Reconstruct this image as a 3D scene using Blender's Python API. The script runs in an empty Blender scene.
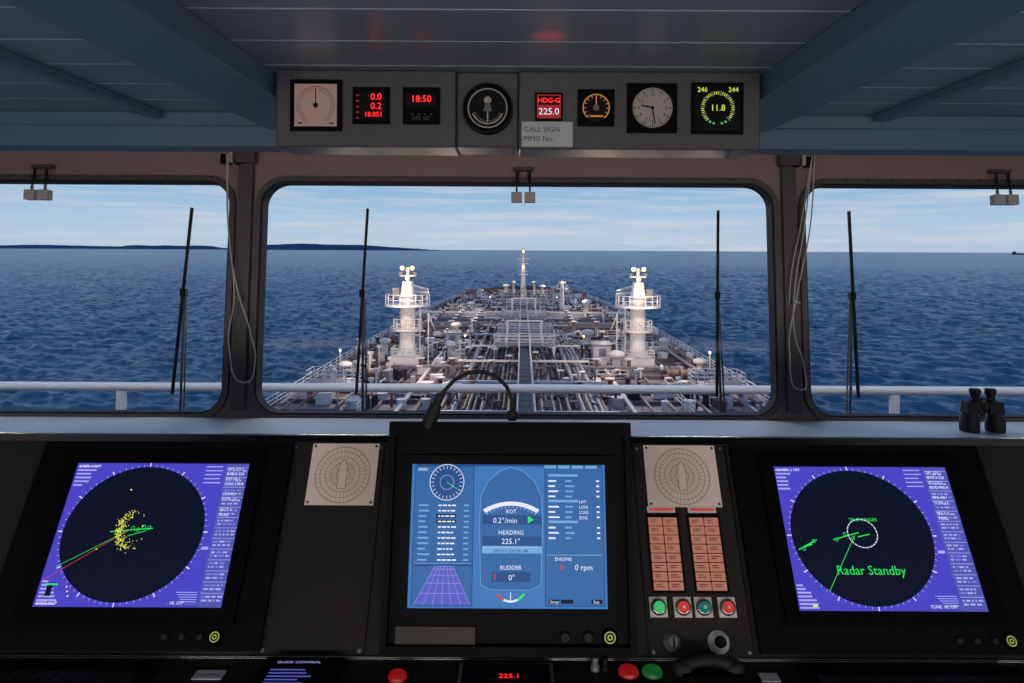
import bpy, math, random
import numpy as np
from mathutils import Matrix, Vector
random.seed(7)
E = 1.75           # eye height above wheelhouse floor (m)
pi = math.pi
scene = bpy.context.scene
scene.view_settings.view_transform = 'Standard'
scene.view_settings.look = 'None'

# ------------------------------------------------------------------ materials
_m = {}
def srgb(c):
    return tuple((v/255/12.92 if v/255 <= 0.04045 else ((v/255+0.055)/1.055)**2.4) for v in c)
def mat(name, rgb, rough=0.5, metal=0.0, emit=0.0, noise=0.0, nscale=20.0, spec=0.5, bump=0.0):
    if name in _m: return _m[name]
    m = bpy.data.materials.new(name); m.use_nodes = True
    nt = m.node_tree; b = nt.nodes['Principled BSDF']
    c = srgb(rgb)
    b.inputs['Base Color'].default_value = (*c, 1)
    b.inputs['Roughness'].default_value = rough
    b.inputs['Metallic'].default_value = metal
    b.inputs['Specular IOR Level'].default_value = .08 if name.startswith('scr_') else spec
    if emit > 0:
        b.inputs['Emission Color'].default_value = (*c, 1)
        b.inputs['Emission Strength'].default_value = emit
        b.inputs['Base Color'].default_value = (c[0]*.1, c[1]*.1, c[2]*.1, 1)
    if noise > 0:
        tc = nt.nodes.new('ShaderNodeTexCoord'); n = nt.nodes.new('ShaderNodeTexNoise')
        n.inputs['Scale'].default_value = nscale; n.inputs['Detail'].default_value = 6
        nt.links.new(tc.outputs['Object'], n.inputs['Vector'])
        r = nt.nodes.new('ShaderNodeValToRGB')
        r.color_ramp.elements[0].position = .3; r.color_ramp.elements[1].position = .7
        r.color_ramp.elements[0].color = (*[v*(1-noise) for v in c], 1)
        r.color_ramp.elements[1].color = (*[min(1, v*(1+noise)) for v in c], 1)
        nt.links.new(n.outputs['Fac'], r.inputs['Fac']); nt.links.new(r.outputs['Color'], b.inputs['Base Color'])
        if bump > 0:
            bp = nt.nodes.new('ShaderNodeBump'); bp.inputs['Strength'].default_value = bump
            bp.inputs['Distance'].default_value = .002
            nt.links.new(n.outputs['Fac'], bp.inputs['Height']); nt.links.new(bp.outputs['Normal'], b.inputs['Normal'])
    _m[name] = m
    return m

M = lambda n: _m[n]
mat('panel_paint', (38, 35, 33), .5, noise=.12, nscale=3, spec=.15)
mat('console_black', (9, 9, 9), .5, spec=.07)
mat('bezel_black', (6, 6, 7), .45, spec=.06)
mat('rubber_black', (16, 15, 16), .7)
mat('gasket', (34, 31, 32), .7)
mat('steel_lip', (150, 150, 150), .25, .9)
mat('wall_paint', (160, 134, 128), .5, noise=.05, nscale=2)
mat('frame_paint', (92, 84, 84), .4)
mat('ceiling_paint', (136, 150, 166), .3, noise=.04, nscale=1.5)
mat('ceiling_gap', (36, 42, 50), .7)
mat('beam_paint', (100, 126, 148), .35)
mat('box_paint', (76, 74, 78), .4, noise=.05)
mat('floor_vinyl', (84, 86, 90), .4, noise=.15, nscale=8)
mat('shelf_paint', (222, 230, 236), .4, noise=.04, nscale=4)
mat('white_plastic', (205, 205, 200), .4)
mat('paper', (230, 208, 194), .7)
mat('ink', (50, 42, 40), .7)
mat('label_grey', (190, 190, 196), .5)
mat('dial_cream', (215, 178, 168), .5)
mat('dial_grey', (175, 166, 158), .5)
mat('black', (6, 6, 6), .4, spec=.15)
mat('plate_brown', (58, 50, 40), .4, spec=.2)
mat('knob_grey', (110, 108, 105), .35, .3)
mat('cord_white', (205, 198, 190), .6)
mat('salmon', (188, 120, 100), .5, emit=.7)
mat('led_red', (255, 30, 35), .4, emit=2.2)
mat('led_red_dim', (160, 20, 25), .4, emit=.8)
mat('lamp_red', (180, 22, 22), .3, emit=.45)
mat('lamp_green', (25, 110, 45), .3, emit=.45)
mat('led_orange', (230, 150, 60), .4, emit=.6)
mat('led_yellow', (225, 240, 90), .4, emit=.9)
mat('btn_red', (220, 60, 45), .35, emit=.7)
mat('btn_green', (50, 200, 110), .35, emit=.8)
mat('btn_teal', (30, 120, 110), .35, emit=.6)
mat('btn_glow', (170, 190, 80), .35, emit=.7)
mat('scr_violet', (74, 68, 192), .3, emit=1)
mat('scr_violet_light', (120, 122, 215), .3, emit=1)
mat('scr_panel', (80, 86, 174), .3, emit=1)
mat('scr_navy', (14, 18, 38), .3, emit=1)
mat('scr_white', (225, 230, 255), .3, emit=1)
mat('scr_lilac', (165, 165, 235), .3, emit=1)
mat('scr_green', (40, 230, 90), .3, emit=1)
mat('scr_yellow', (230, 230, 90), .3, emit=1)
mat('scr_red', (210, 60, 50), .3, emit=1)
mat('scr_blue', (60, 116, 180), .3, emit=1)
mat('scr_blue_dark', (34, 76, 134), .3, emit=1)
mat('scr_blue_hull', (50, 100, 160), .3, emit=1)
mat('scr_blue_light', (110, 165, 215), .3, emit=1)
mat('scr_black', (10, 16, 30), .3, emit=1)
mat('scr_purple', (88, 92, 190), .3, emit=1)
mat('ship_white', (230, 225, 222), .5, noise=.06, nscale=1)
mat('rail_white', (236, 238, 240), .35)
mat('ship_grey', (140, 138, 144), .5, noise=.15, nscale=.8)
mat('ship_pipe', (100, 94, 100), .45, noise=.25, nscale=.6)
mat('ship_pipe_dark', (46, 44, 52), .5, noise=.2, nscale=.6)
mat('ship_rust', (122, 84, 76), .6, noise=.3, nscale=.7)
mat('deck_paint', (142, 132, 138), .5, noise=.36, nscale=.12)
mat('deck_red', (124, 74, 66), .6, noise=.3, nscale=.3)
mat('hull_paint', (70, 35, 35), .5)
mat('lamp_warm', (255, 200, 130), .5, emit=6)
mat('binocular_rubber', (14, 14, 16), .55)
mat('lens_glass', (30, 30, 50), .05)
mat('land', (40, 82, 120), .9, noise=.15, nscale=.002)  # distance haze is put into the blue base colour

# thin window glass
g = bpy.data.materials.new('window_glass'); g.use_nodes = True
nt = g.node_tree; nt.nodes.clear()
o = nt.nodes.new('ShaderNodeOutputMaterial'); mx = nt.nodes.new('ShaderNodeMixShader')
t = nt.nodes.new('ShaderNodeBsdfTransparent'); gl = nt.nodes.new('ShaderNodeBsdfGlossy'); gl.inputs['Roughness'].default_value = .05
t.inputs['Color'].default_value = (.96, .98, 1, 1); mx.inputs[0].default_value = .006
nt.links.new(t.outputs[0], mx.inputs[1]); nt.links.new(gl.outputs[0], mx.inputs[2]); nt.links.new(mx.outputs[0], o.inputs[0])
_m['window_glass'] = g

# ------------------------------------------------------------------ mesh builder
class MB:
    def __init__(s): s.v = []; s.f = []; s.mi = []; s.ms = []; s.sm = []
    def _mid(s, m):
        if m not in s.ms: s.ms.append(m)
        return s.ms.index(m)
    def add(s, vs, fs, m, smooth=False):
        o = len(s.v); i = s._mid(m); s.v += [tuple(p) for p in vs]
        for f in fs: s.f.append(tuple(o+k for k in f)); s.mi.append(i); s.sm.append(smooth)
    def box(s, c, d, m, rot=None, taper=1.0):
        x, y, z = d[0]/2, d[1]/2, d[2]/2
        vs = [Vector((a*x*(taper if cc > 0 else 1), b*y*(taper if cc > 0 else 1), cc*z)) for a, b, cc in
              [(-1,-1,-1),(1,-1,-1),(1,1,-1),(-1,1,-1),(-1,-1,1),(1,-1,1),(1,1,1),(-1,1,1)]]
        if rot is not None: vs = [rot @ p for p in vs]
        s.add([(p.x+c[0], p.y+c[1], p.z+c[2]) for p in vs],
              [(0,3,2,1),(4,5,6,7),(0,1,5,4),(1,2,6,5),(2,3,7,6),(3,0,4,7)], m)
    def bx(s, x0, x1, y0, y1, z0, z1, m): s.box(((x0+x1)/2, (y0+y1)/2, (z0+z1)/2), (abs(x1-x0), abs(y1-y0), abs(z1-z0)), m)
    def cyl(s, p, q, r, m, n=12, r2=None, smooth=True):
        p = Vector(p); q = Vector(q); d = (q-p).normalized(); r2 = r if r2 is None else r2
        a = Vector((0,0,1)) if abs(d.z) < .9 else Vector((1,0,0))
        u = d.cross(a).normalized(); w = d.cross(u)
        vs = []
        for c, rr_ in ((p, r), (q, r2)):
            for i in range(n):
                t = 2*pi*i/n; vs.append(c + (u*math.cos(t) + w*math.sin(t))*rr_)
        s.add(vs, [(i, (i+1) % n, n+(i+1) % n, n+i) for i in range(n)], m, smooth)
        s.add(vs[:n], [tuple(range(n-1, -1, -1))], m); s.add(vs[n:], [tuple(range(n))], m)
    def path(s, pts, r, m, n=8):
        for a, b in zip(pts[:-1], pts[1:]): s.cyl(a, b, r, m, n)
        for a in pts[1:-1]: s.sph(a, r, m, 8, 5)
    def sph(s, c, r, m, n=14, k=8, sz=1.0):
        vs = [(c[0], c[1], c[2]+r*sz)]
        for j in range(1, k):
            a = pi*j/k
            for i in range(n):
                t = 2*pi*i/n; vs.append((c[0]+r*math.sin(a)*math.cos(t), c[1]+r*math.sin(a)*math.sin(t), c[2]+r*sz*math.cos(a)))
        vs.append((c[0], c[1], c[2]-r*sz)); fs = [(0, 1+i, 1+(i+1) % n) for i in range(n)]
        for j in range(k-2):
            for i in range(n):
                a = 1+j*n; fs.append((a+i, a+n+i, a+n+(i+1) % n, a+(i+1) % n))
        L = len(vs)-1; a = 1+(k-2)*n
        fs += [(a+i, L, a+(i+1) % n) for i in range(n)]
        s.add(vs, fs, m, True)
    def lathe(s, c, prof, m, n=24):   # prof: (r,z)
        vs = []
        for r, z in prof:
            for i in range(n):
                t = 2*pi*i/n; vs.append((c[0]+r*math.cos(t), c[1]+r*math.sin(t), c[2]+z))
        fs = []
        for j in range(len(prof)-1):
            for i in range(n): fs.append((j*n+i, j*n+(i+1) % n, (j+1)*n+(i+1) % n, (j+1)*n+i))
        s.add(vs, fs, m, True)
        s.add(vs[:n], [tuple(range(n-1, -1, -1))], m); s.add(vs[-n:], [tuple(range(n))], m)
    def quad(s, x0, y0, x1, y1, z, m):
        x0, x1 = min(x0, x1), max(x0, x1); y0, y1 = min(y0, y1), max(y0, y1)
        s.add([(x0,y0,z),(x1,y0,z),(x1,y1,z),(x0,y1,z)], [(0,1,2,3)], m)
    def poly(s, pts, z, m): s.add([(x, y, z) for x, y in pts], [tuple(range(len(pts)))], m)
    def disc(s, x, y, r, z, m, ry=None, n=48):
        ry = ry or r; s.poly([(x+r*math.cos(2*pi*i/n), y+ry*math.sin(2*pi*i/n)) for i in range(n)], z, m)
    def arc(s, x, y, r, w, a0, a1, z, m, n=48, k=1.0):
        vs = []
        for i in range(n+1):
            t = math.radians(a0+(a1-a0)*i/n)
            vs.append((x+(r-w/2)*math.cos(t), y+(r-w/2)*math.sin(t)*k, z)); vs.append((x+(r+w/2)*math.cos(t), y+(r+w/2)*math.sin(t)*k, z))
        s.add(vs, [(2*i, 2*i+1, 2*i+3, 2*i+2) for i in range(n)], m)
    def seg(s, p, q, w, z, m):
        dx, dy = q[0]-p[0], q[1]-p[1]; L = math.hypot(dx, dy) or 1; nx, ny = -dy/L*w/2, dx/L*w/2
        s.add([(p[0]-nx,p[1]-ny,z),(q[0]-nx,q[1]-ny,z),(q[0]+nx,q[1]+ny,z),(p[0]+nx,p[1]+ny,z)], [(0,1,2,3)], m)
    def ticks(s, x, y, r0, r1, n, w, z, m, k=1.0, a0=0, a1=360):
        for i in range(n):
            t = math.radians(a0+(a1-a0)*i/n); c, d = math.cos(t), math.sin(t)
            s.seg((x+r0*c, y+r0*d*k), (x+r1*c, y+r1*d*k), w, z, m)
    def obj(s, name, mw=None, bevel=0, parent=None):
        me = bpy.data.meshes.new(name); me.from_pydata(s.v, [], s.f)
        for m in s.ms: me.materials.append(_m[m])
        me.polygons.foreach_set('material_index', s.mi); me.polygons.foreach_set('use_smooth', s.sm); me.update()
        ob = bpy.data.objects.new(name, me); scene.collection.objects.link(ob)
        if parent is not None: ob.parent = parent
        if mw is not None: ob.matrix_world = mw
        if bevel:
            b = ob.modifiers.new('bevel', 'BEVEL'); b.width = bevel; b.segments = 2; b.limit_method = 'ANGLE'; b.angle_limit = math.radians(40)
        return ob

def txt(parent, body, size, x, y, z, m, align='LEFT', name='lettering', ls=1.0, sx=1.0):
    c = bpy.data.curves.new(name, 'FONT'); c.body = body; c.size = size; c.align_x = align; c.space_line = ls
    c.resolution_u = 2; c.materials.append(_m[m])
    ob = bpy.data.objects.new(name, c); scene.collection.objects.link(ob)
    ob.parent = parent; ob.location = (x, y, z); ob.scale = (sx, 1, 1)
    return ob

def rrect(cx, cy, w, h, r, n=8):
    pts = []
    for (sx, sy, a0) in ((1, 1, 0), (-1, 1, 90), (-1, -1, 180), (1, -1, 270)):
        ox, oy = cx+sx*(w/2-r), cy+sy*(h/2-r)
        for i in range(n+1):
            t = math.radians(a0+90*i/n); pts.append((ox+r*math.cos(t), oy+r*math.sin(t)))
    return pts
def ring_solid(mb, cx, cy, w, h, r, t, z0, z1, m, n=8):
    a = rrect(cx, cy, w, h, r, n); b = rrect(cx, cy, w+2*t, h+2*t, r+t, n); N = len(a)
    vs = [(x, y, z0) for x, y in a]+[(x, y, z0) for x, y in b]+[(x, y, z1) for x, y in a]+[(x, y, z1) for x, y in b]
    fs = []
    for i in range(N):
        j = (i+1) % N
        fs += [(2*N+i, 3*N+i, 3*N+j, 2*N+j), (i, j, N+j, N+i), (i, 2*N+i, 2*N+j, j), (N+i, N+j, 3*N+j, 3*N+i)]
    mb.add(vs, fs, m)
def cell_hole(mb, X0, X1, Y0, Y1, cx, cy, w, h, r, z0, z1, m, n=8):
    a = rrect(cx, cy, w, h, r, n); out = []
    corners = ((X1, Y1), (X0, Y1), (X0, Y0), (X1, Y0))
    for k in range(4):
        arc = a[k*(n+1):(k+1)*(n+1)]; C = corners[k]
        for i, p in enumerate(arc):
            f = i/n
            if k in (0, 2):
                q = (C[0], arc[0][1]+(C[1]-arc[0][1])*min(1, 2*f)) if f <= .5 else (C[0]+(arc[-1][0]-C[0])*(2*f-1), C[1])
            else:
                q = (arc[0][0]+(C[0]-arc[0][0])*min(1, 2*f), C[1]) if f <= .5 else (C[0], C[1]+(arc[-1][1]-C[1])*(2*f-1))
            out.append(q)
    N = len(a)
    vs = [(x, y, z1) for x, y in a]+[(x, y, z1) for x, y in out]+[(x, y, z0) for x, y in a]+[(x, y, z0) for x, y in out]
    fs = []
    for i in range(N):
        j = (i+1) % N
        fs += [(i, N+i, N+j, j), (2*N+i, 2*N+j, 3*N+j, 3*N+i), (i, j, 2*N+j, 2*N+i)]
    mb.add(vs, fs, m)

def frame(loc, rx): return Matrix.Translation(loc) @ Matrix.Rotation(math.radians(rx), 4, 'X')

# ------------------------------------------------------------------ room shell
XW = 4.3
b = MB(); b.bx(-XW, XW, -1.7, 3.62, -.06, 0, 'floor_vinyl'); b.obj('floor')
b = MB()
zc = E+.58
b.bx(-XW, XW, -1.7, 3.75, zc+.02, zc+.05, 'ceiling_gap')
y = -1.69
while y < 3.6:
    for x0, x1 in ((-XW, -2.9), (-2.9, -1.53), (-1.53, 1.53), (1.53, 2.9), (2.9, XW)):
        b.bx(x0+.002, x1-.002, y+.004, y+.26-.004, zc, zc+.022, 'ceiling_paint')
    y += .26
b.obj('ceiling', bevel=.003)
b = MB(); b.bx(-XW, XW, -1.76, -1.7, 0, zc+.05, 'wall_paint'); b.obj('wall_back')
for nm, sx, wn in (('wall_left', -1, 4), ('wall_right', 1, 6)):     # side walls with two windows each
    b = MB(); xa, xb_ = sx*XW, sx*(XW+.06)
    b.bx(xa, xb_, -1.76, 3.7, 0, .95, 'wall_paint'); b.bx(xa, xb_, -1.76, 3.7, 2.05, zc+.05, 'wall_paint')
    for y0, y1 in ((-1.76, -1.4), (.9, 1.1), (3.3, 3.7)): b.bx(xa, xb_, y0, y1, .95, 2.05, 'wall_paint')
    b.obj(nm)
    for k, (y0, y1) in enumerate(((-1.4, .9), (1.1, 3.3))):
        b = MB(); xm = sx*(XW+.03)
        b.add([(xm, y0, .95), (xm, y1, .95), (xm, y1, 2.05), (xm, y0, 2.05)], [(0, 1, 2, 3)], 'window_glass')
        xf0, xf1 = sx*(XW-.02), sx*(XW+.0)
        for a0, a1, c0, c1 in ((y0-.05, y1+.05, .90, .97), (y0-.05, y1+.05, 2.03, 2.10), (y0-.05, y0+.02, .97, 2.03), (y1-.02, y1+.05, .97, 2.03)): b.bx(xf0, xf1, a0, a1, c0, c1, 'frame_paint')
        b.obj('window_%d' % (wn+k))

# window wall (leans outward at the top)
WF = frame((0, 3.531, E), 84.9)
wy0, wy1 = -.822, .345; wc = (wy0+wy1)/2; wh = wy1-wy0
wins = [(-2.742, 2.592), (0, 2.592), (2.742, 2.592)]
b = MB()
xe = [-XW+.0, -1.371, 1.371, XW]
for i, (cx, w) in enumerate(wins):
    cell_hole(b, xe[i], xe[i+1], wy0-.08, wy1+.35, cx, wc, w, wh, .125, -.09, 0, 'wall_paint')
b.bx(-XW, XW, -1.78, wy0-.08, -.09, 0, 'wall_paint')
b.obj('wall_front', WF)
for i, (cx, w) in enumerate(wins):
    b = MB()
    ring_solid(b, cx, wc, w-.004, wh-.004, .123, .026, 0.0, .022, 'frame_paint')
    ring_solid(b, cx, wc, w-.020, wh-.020, .114, .007, -.07, .012, 'gasket')
    b.poly(rrect(cx, wc, w-.020, wh-.020, .114), -.045, 'window_glass')
    for k in range(22):     # frame bolts
        x = cx-w/2+.1+k*(w-.2)/21
        for yy in (wy1+.014, wy0-.014): b.cyl((x, yy, .02), (x, yy, .027), .006, 'steel_lip', 8)
    b.obj('window_%d' % (i+1), WF)
# mullion covers
for k, x in enumerate((-1.371, 1.371)):
    b = MB(); b.bx(x-.036, x+.036, -.80, .43, 0, .035, 'frame_paint'); b.bx(x-.05, x+.05, .43, .52, 0, .06, 'frame_paint')
    b.obj('trim_%d' % (k+1), WF, bevel=.006)
# header beam above windows and longitudinal ceiling beams
b = MB(); b.bx(-XW, XW, 2.95, 3.12, E+.430, E+.520, 'beam_paint'); b.bx(-XW, XW, 2.97, 3.05, E+.520, zc, 'beam_paint'); b.obj('trim_3', bevel=.006)
for k, sx in enumerate((-1, 1)):
    b = MB(); b.bx(sx*.80, sx*1.05, -1.7, 2.95, E+.50, zc, 'beam_paint'); b.bx(sx*1.50, sx*1.55, -1.7, 2.95, E+.545, zc, 'beam_paint')
    b.obj('trim_%d' % (4+k), bevel=.006)
# ledge under the windows
b = MB(); b.bx(-XW+.01, XW-.01, 3.12, 3.44, E-.86, E-.83, 'shelf_paint'); b.bx(-XW+.01, XW-.01, 3.16, 3.36, .0, E-.86, 'panel_paint')
b.bx(-XW+.01, XW-.01, 3.115, 3.13, E-.88, E-.826, 'steel_lip')
b.obj('window_ledge', bevel=.004)

# ------------------------------------------------------------------ console
b = MB()
prof = [(1.585, E-.437), (1.70, E-.475), (1.78, E-.62), (1.78, 0), (1.15, 0), (1.15, .12), (.97, E-.88), (.95, E-.80), (1.367, E-.80)]
xs = (-1.95, 1.95); n = len(prof)
vs = [(x, p[0], p[1]) for x in xs for p in prof]
b.add(vs, [(i, (i+1) % n, n+(i+1) % n, n+i) for i in range(n)]+[tuple(range(n-1, -1, -1)), tuple(range(n, 2*n))], 'panel_paint')
b.cyl((-1.95, 1.366, E-.797), (1.95, 1.366, E-.797), .0035, 'steel_lip', 8)
console = b.obj('bridge_console', bevel=.004)
CF = frame((0, 1.585, E-.437), 59.0)
b = MB()
for x in (-1.42, -.507, -.295, .262, .470, 1.40):
    b.bx(x-.0015, x+.0015, -.42, -.004, -.002, .0006, 'black')
for x in (-.495, -.305, .272, .460):
    for yy in (-.012, -.41): b.cyl((x, yy, 0), (x, yy, .003), .004, 'steel_lip', 10)
# annunciator keys
for c, x in enumerate((.2835, .3715)):
    b.bx(x-.004, x+.066, -.305, -.152, 0, .003, 'console_black')
    b.bx(x, x+.06, -.149, -.136, 0, .003, 'white_plastic')
    b.quad(x+.004, -.145, x+.056, -.140, .0034, 'btn_red')
    for r in range(8):
        for cc in range(2):
            b.bx(x+cc*.0315, x+cc*.0315+.0285, -.160-r*.0178-.0155, -.160-r*.0178, .003, .009, 'salmon')
            for q in range(2):
                b.quad(x+cc*.0315+.004, -.160-r*.0178-.006-q*.004, x+cc*.0315+.004+random.uniform(.01, .02), -.160-r*.0178-.0045-q*.004, .0095, 'ink')
# illuminated push buttons
for x, mm in ((.289, 'btn_green'), (.338, 'btn_red'), (.380, 'btn_teal'), (.4275, 'btn_red')):
    b.bx(x-.0175, x+.0175, -.349, -.312, 0, .004, 'white_plastic')
    b.lathe((x, -.331, .004), [(.0155, 0), (.0155, .006), (.0115, .008), (.0105, .008)], 'steel_lip')
    b.lathe((x, -.331, .010), [(.0105, 0), (.0105, .008), (.007, .0105)], mm)
    b.cyl((x, -.331, .0203), (x, -.331, .021), .003, 'white_plastic', 12)
b.lathe((.31, -.392, 0), [(.017, 0), (.017, .003), (.012, .004), (.011, .018), (.009, .02)], 'knob_grey')
b.bx(.3085, .3115, -.402, -.385, .018, .022, 'black')
b.lathe((.402, -.392, 0), [(.021, 0), (.021, .004), (.014, .006), (.013, .012)], 'white_plastic')
b.lathe((.402, -.392, .01), [(.011, 0), (.010, .016), (.007, .018)], 'black')
b.obj('control_panel', CF, parent=console)

# deviation / manoeuvring cards
for x0, x1 in ((-.457, -.308), (.287, .447)):
    b = MB(); b.bx(x0, x1, -.137, -.004, 0, .002, 'paper')
    cx, cy = (x0+x1)/2, -.072
    for r in (.014, .026, .038, .050, .060): b.arc(cx, cy, r, .0008, 0, 360, .0024, 'ink', 60)
    b.ticks(cx, cy, .014, .060, 36, .0005, .0025, 'ink'); b.ticks(cx, cy, .058, .063, 72, .0006, .0025, 'ink')
    hull = [(cx-.009, cy-.03), (cx-.009, cy+.018), (cx, cy+.034), (cx+.009, cy+.018), (cx+.009, cy-.03)]
    b.poly(hull, .0027, 'paper')
    for p, q in zip(hull, hull[1:]+hull[:1]): b.seg(p, q, .001, .0029, 'ink')
    for sx in (x0+.006, x1-.006):
        for sy in (-.010, -.131): b.cyl((sx, sy, .002), (sx, sy, .003), .003, 'steel_lip', 10)
    b.obj('compass_card', CF)

# ------------------------------------------------------------------ radar displays
def radar(cx, kind):
    b = MB()
    w = .555; top = -.006; bot = -.412
    b.bx(cx-w/2, cx+w/2, bot, top, 0, .012, 'console_black')
    X0, X1, Y1, Y0 = cx-.190, cx+.190, -.0530, -.3370
    t = .03
    for (a0, a1, c0, c1) in ((X0-t, X1+t, Y1, Y1+.026), (X0-t, X1+t, Y0-t, Y0), (X0-t, X0, Y0, Y1), (X1, X1+t, Y0, Y1)):
        b.bx(a0, a1, c0, c1, .012, .020, 'bezel_black')
    z = .0135
    b.quad(X0, Y0, X1, Y1, z, 'scr_violet')
    W = X1-X0; H = Y1-Y0
    P = lambda u, v: (X0+u*W, Y1-v*H)
    # lighter data column
    def R(u0, v0, u1, v1, m, dz=.0003):
        a = P(u0, v1); c = P(u1, v0); b.quad(a[0], a[1], c[0], c[1], z+dz, m)
    R(.865, .0, 1, 1, 'scr_panel')
    for i in range(13):
        v = .03+i*.073
        R(.872, v, .995, v+.004, 'scr_lilac', .0006)
        for q in range(2):
            u = .88
            while u < .97:
                du = random.uniform(.008, .03); R(u, v+.018+q*.024, min(.99, u+du), v+.030+q*.024, random.choice(['scr_lilac', 'scr_violet_light', 'scr_lilac']), .0006); u += du+.008
    for i in range(5):
        for q in range(3):
            R(.79-.02*q, .02+i*.03, .85-random.uniform(0, .03), .028+i*.03, 'scr_lilac', .0005)
    for i in range(6): R(.74+.02*i*.5, .90+i*.015, .855, .905+i*.015, 'scr_lilac', .0005)
    R(.70, .965, .98, .985, 'scr_panel', .0007)
    R(.75, .60, .86, .62, 'scr_lilac', .0007)
    cu = .425; c = P(cu, .5); rx = .148; k = .134/.148
    b.disc(c[0], c[1], rx*1.045, z+.0009, 'scr_violet', rx*1.045*k, 72)
    b.ticks(c[0], c[1], rx*1.0, rx*1.035, 72, .0012, z+.0012, 'scr_lilac', k)
    b.ticks(c[0], c[1], rx*1.0, rx*1.06, 12, .0022, z+.0012, 'scr_white', k)
    b.disc(c[0], c[1], rx, z+.0011, 'scr_navy', rx*k, 72)
    for i in range(6):
        R(.01, .02+i*.028, .05+random.uniform(.02, .09)*(1-i*.12), .032+i*.028, 'scr_lilac', .0005)
    for i in range(7):
        R(.012, .83+i*.024, .04+.012*i+random.uniform(0, .02), .842+i*.024, 'scr_lilac', .0005)
    zz = z+.0014
    if kind == 0:
        b.seg(P(.40, .49), P(.01, .83), .0011, zz, 'scr_red'); b.seg(P(.40, .49), P(.06, .74), .0009, zz, 'scr_green')
        o = P(.415, .485)
        b.seg(P(.30, .50), P(.53, .475), .0018, zz, 'scr_green'); b.seg(P(.40, .53), P(.50, .49), .0012, zz, 'scr_green')
        for i in range(4): 
            q = P(.42+.03*i, .475+.012*math.sin(i*2)); b.arc(q[0], q[1], .0035, .001, 0, 360, zz, 'scr_green', 12)
        for i in range(260):
            a = random.gauss(190, 48); r = .029+random.gauss(0, .005); q = (o[0]+.003+r*math.cos(math.radians(a)), o[1]+1.15*r*math.sin(math.radians(a)))
            s = random.uniform(.0005, .0011); b.quad(q[0]-s, q[1]-s, q[0]+s, q[1]+s, zz+.0002, 'scr_yellow')
        for u, v in ((.35, .2), (.25, .62), (.47, .46), (.16, .9), (.15, .87), (.17, .93), (.40, .40)):
            q = P(u, v); s = .0014; b.quad(q[0]-s, q[1]-s, q[0]+s*1.4, q[1]+s, zz, 'scr_yellow')
        R(.045, .86, .075, .93, 'scr_navy', .0008); R(.03, .85, .10, .86, 'scr_green', .0009)
    else:
        b.seg(P(.385, .5), P(.18, .88), .0011, zz, 'scr_green')
        o = P(.43, .485)
        b.arc(o[0], o[1], .031, .0018, 0, 360, zz, 'scr_white', 40, k)
        b.ticks(o[0], o[1], .028, .034, 24, .0015, zz+.0001, 'scr_navy', k)
        b.seg(P(.26, .53), P(.41, .48), .0018, zz, 'scr_green'); b.seg(P(.40, .51), P(.47, .49), .0018, zz, 'scr_green')
        b.seg(P(.06, .60), P(.17, .53), .002, zz, 'scr_green'); b.seg(P(.09, .58), P(.14, .56), .003, zz, 'scr_green')
        for u, v in ((.09, .595), (.15, .54), (.28, .53), (.33, .49), (.37, .52)):
            q = P(u, v); b.arc(q[0], q[1], .003, .001, 0, 360, zz, 'scr_green', 12)
        b.quad(*P(.08, .96), *P(.105, .975), zz, 'scr_yellow')
    # rotary and glowing power key in the lower bezel
    kx = cx+(.188 if kind == 0 else .215); b.lathe((kx, -.388, .012), [(.014, 0), (.014, .004), (.010, .006)], 'console_black')
    b.arc(kx, -.388, .0085, .002, 0, 360, .0185, 'btn_glow'); b.arc(kx, -.388, .0035, .002, 0, 360, .0185, 'btn_glow')
    for i in range(3): b.lathe((kx-.03-.035*i, -.388, .012), [(.007, 0), (.007, .004), (.005, .006)], 'panel_paint')
    ob = b.obj('radar_display', CF)
    if kind == 0:
        txt(ob, "RM(T) NUP", .0085, *P(.015, .985), zz, 'scr_white'); txt(ob, "6 NM  1 NM", .009, *P(.015, .035), zz, 'scr_white')
        txt(ob, "HL OFF", .0085, *P(.72, .98), zz, 'scr_white')
    else:
        txt(ob, "Radar Standby", .0245, *P(.43, .765), zz, 'scr_green', 'CENTER')
        txt(ob, "TRUE WINDER", .009, *P(.45, .40), zz, 'scr_green', 'CENTER'); txt(ob, "12 NM  2 NM", .009, *P(.015, .035), zz, 'scr_white')
        txt(ob, "TUNE  HL OFF", .0085, *P(.70, .98), zz, 'scr_white')
    txt(ob, "GPS 225.1\nGYRO 225\nSPD 00.2\nCOG 198.4\n\nCPA 0.5\nTCPA 12\n\nVECT 6\nTRAIL", .0085, *P(.875, .05), z+.001, 'scr_white', ls=1.25)
    return ob
radar(-.776, 0); radar(.757, 1)

# ------------------------------------------------------------------ centre conning display
MF = frame((-.0125, 1.456, E-.358), 76.8)
b = MB()
b.bx(-.2475, .2475, -.4376, 0, -.10, 0, 'console_black')
sx0, sx1, sy1, sy0 = -.199, .194, -.084, -.355
ww = .018
b.bx(-.2475, .2475, -.028, 0, 0, .02, 'bezel_black'); b.bx(-.2475, .2475, -.4376, -.42, 0, .015, 'bezel_black')
b.bx(-.2475, -.2345, -.42, -.028, 0, .018, 'bezel_black'); b.bx(.2345, .2475, -.42, -.028, 0, .018, 'bezel_black')
for (a0, a1, c0, c1) in ((sx0-ww, sx1+ww, sy1, sy1+ww), (sx0-ww, sx1+ww, sy0-ww, sy0), (sx0-ww, sx0, sy0, sy1), (sx1, sx1+ww, sy0, sy1)):
    b.bx(a0, a1, c0, c1, 0, .008, 'bezel_black')
z = .003
W = sx1-sx0; H = sy1-sy0
S = lambda px, py: (sx0+px/198*W, sy1-py/145*H)
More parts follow.
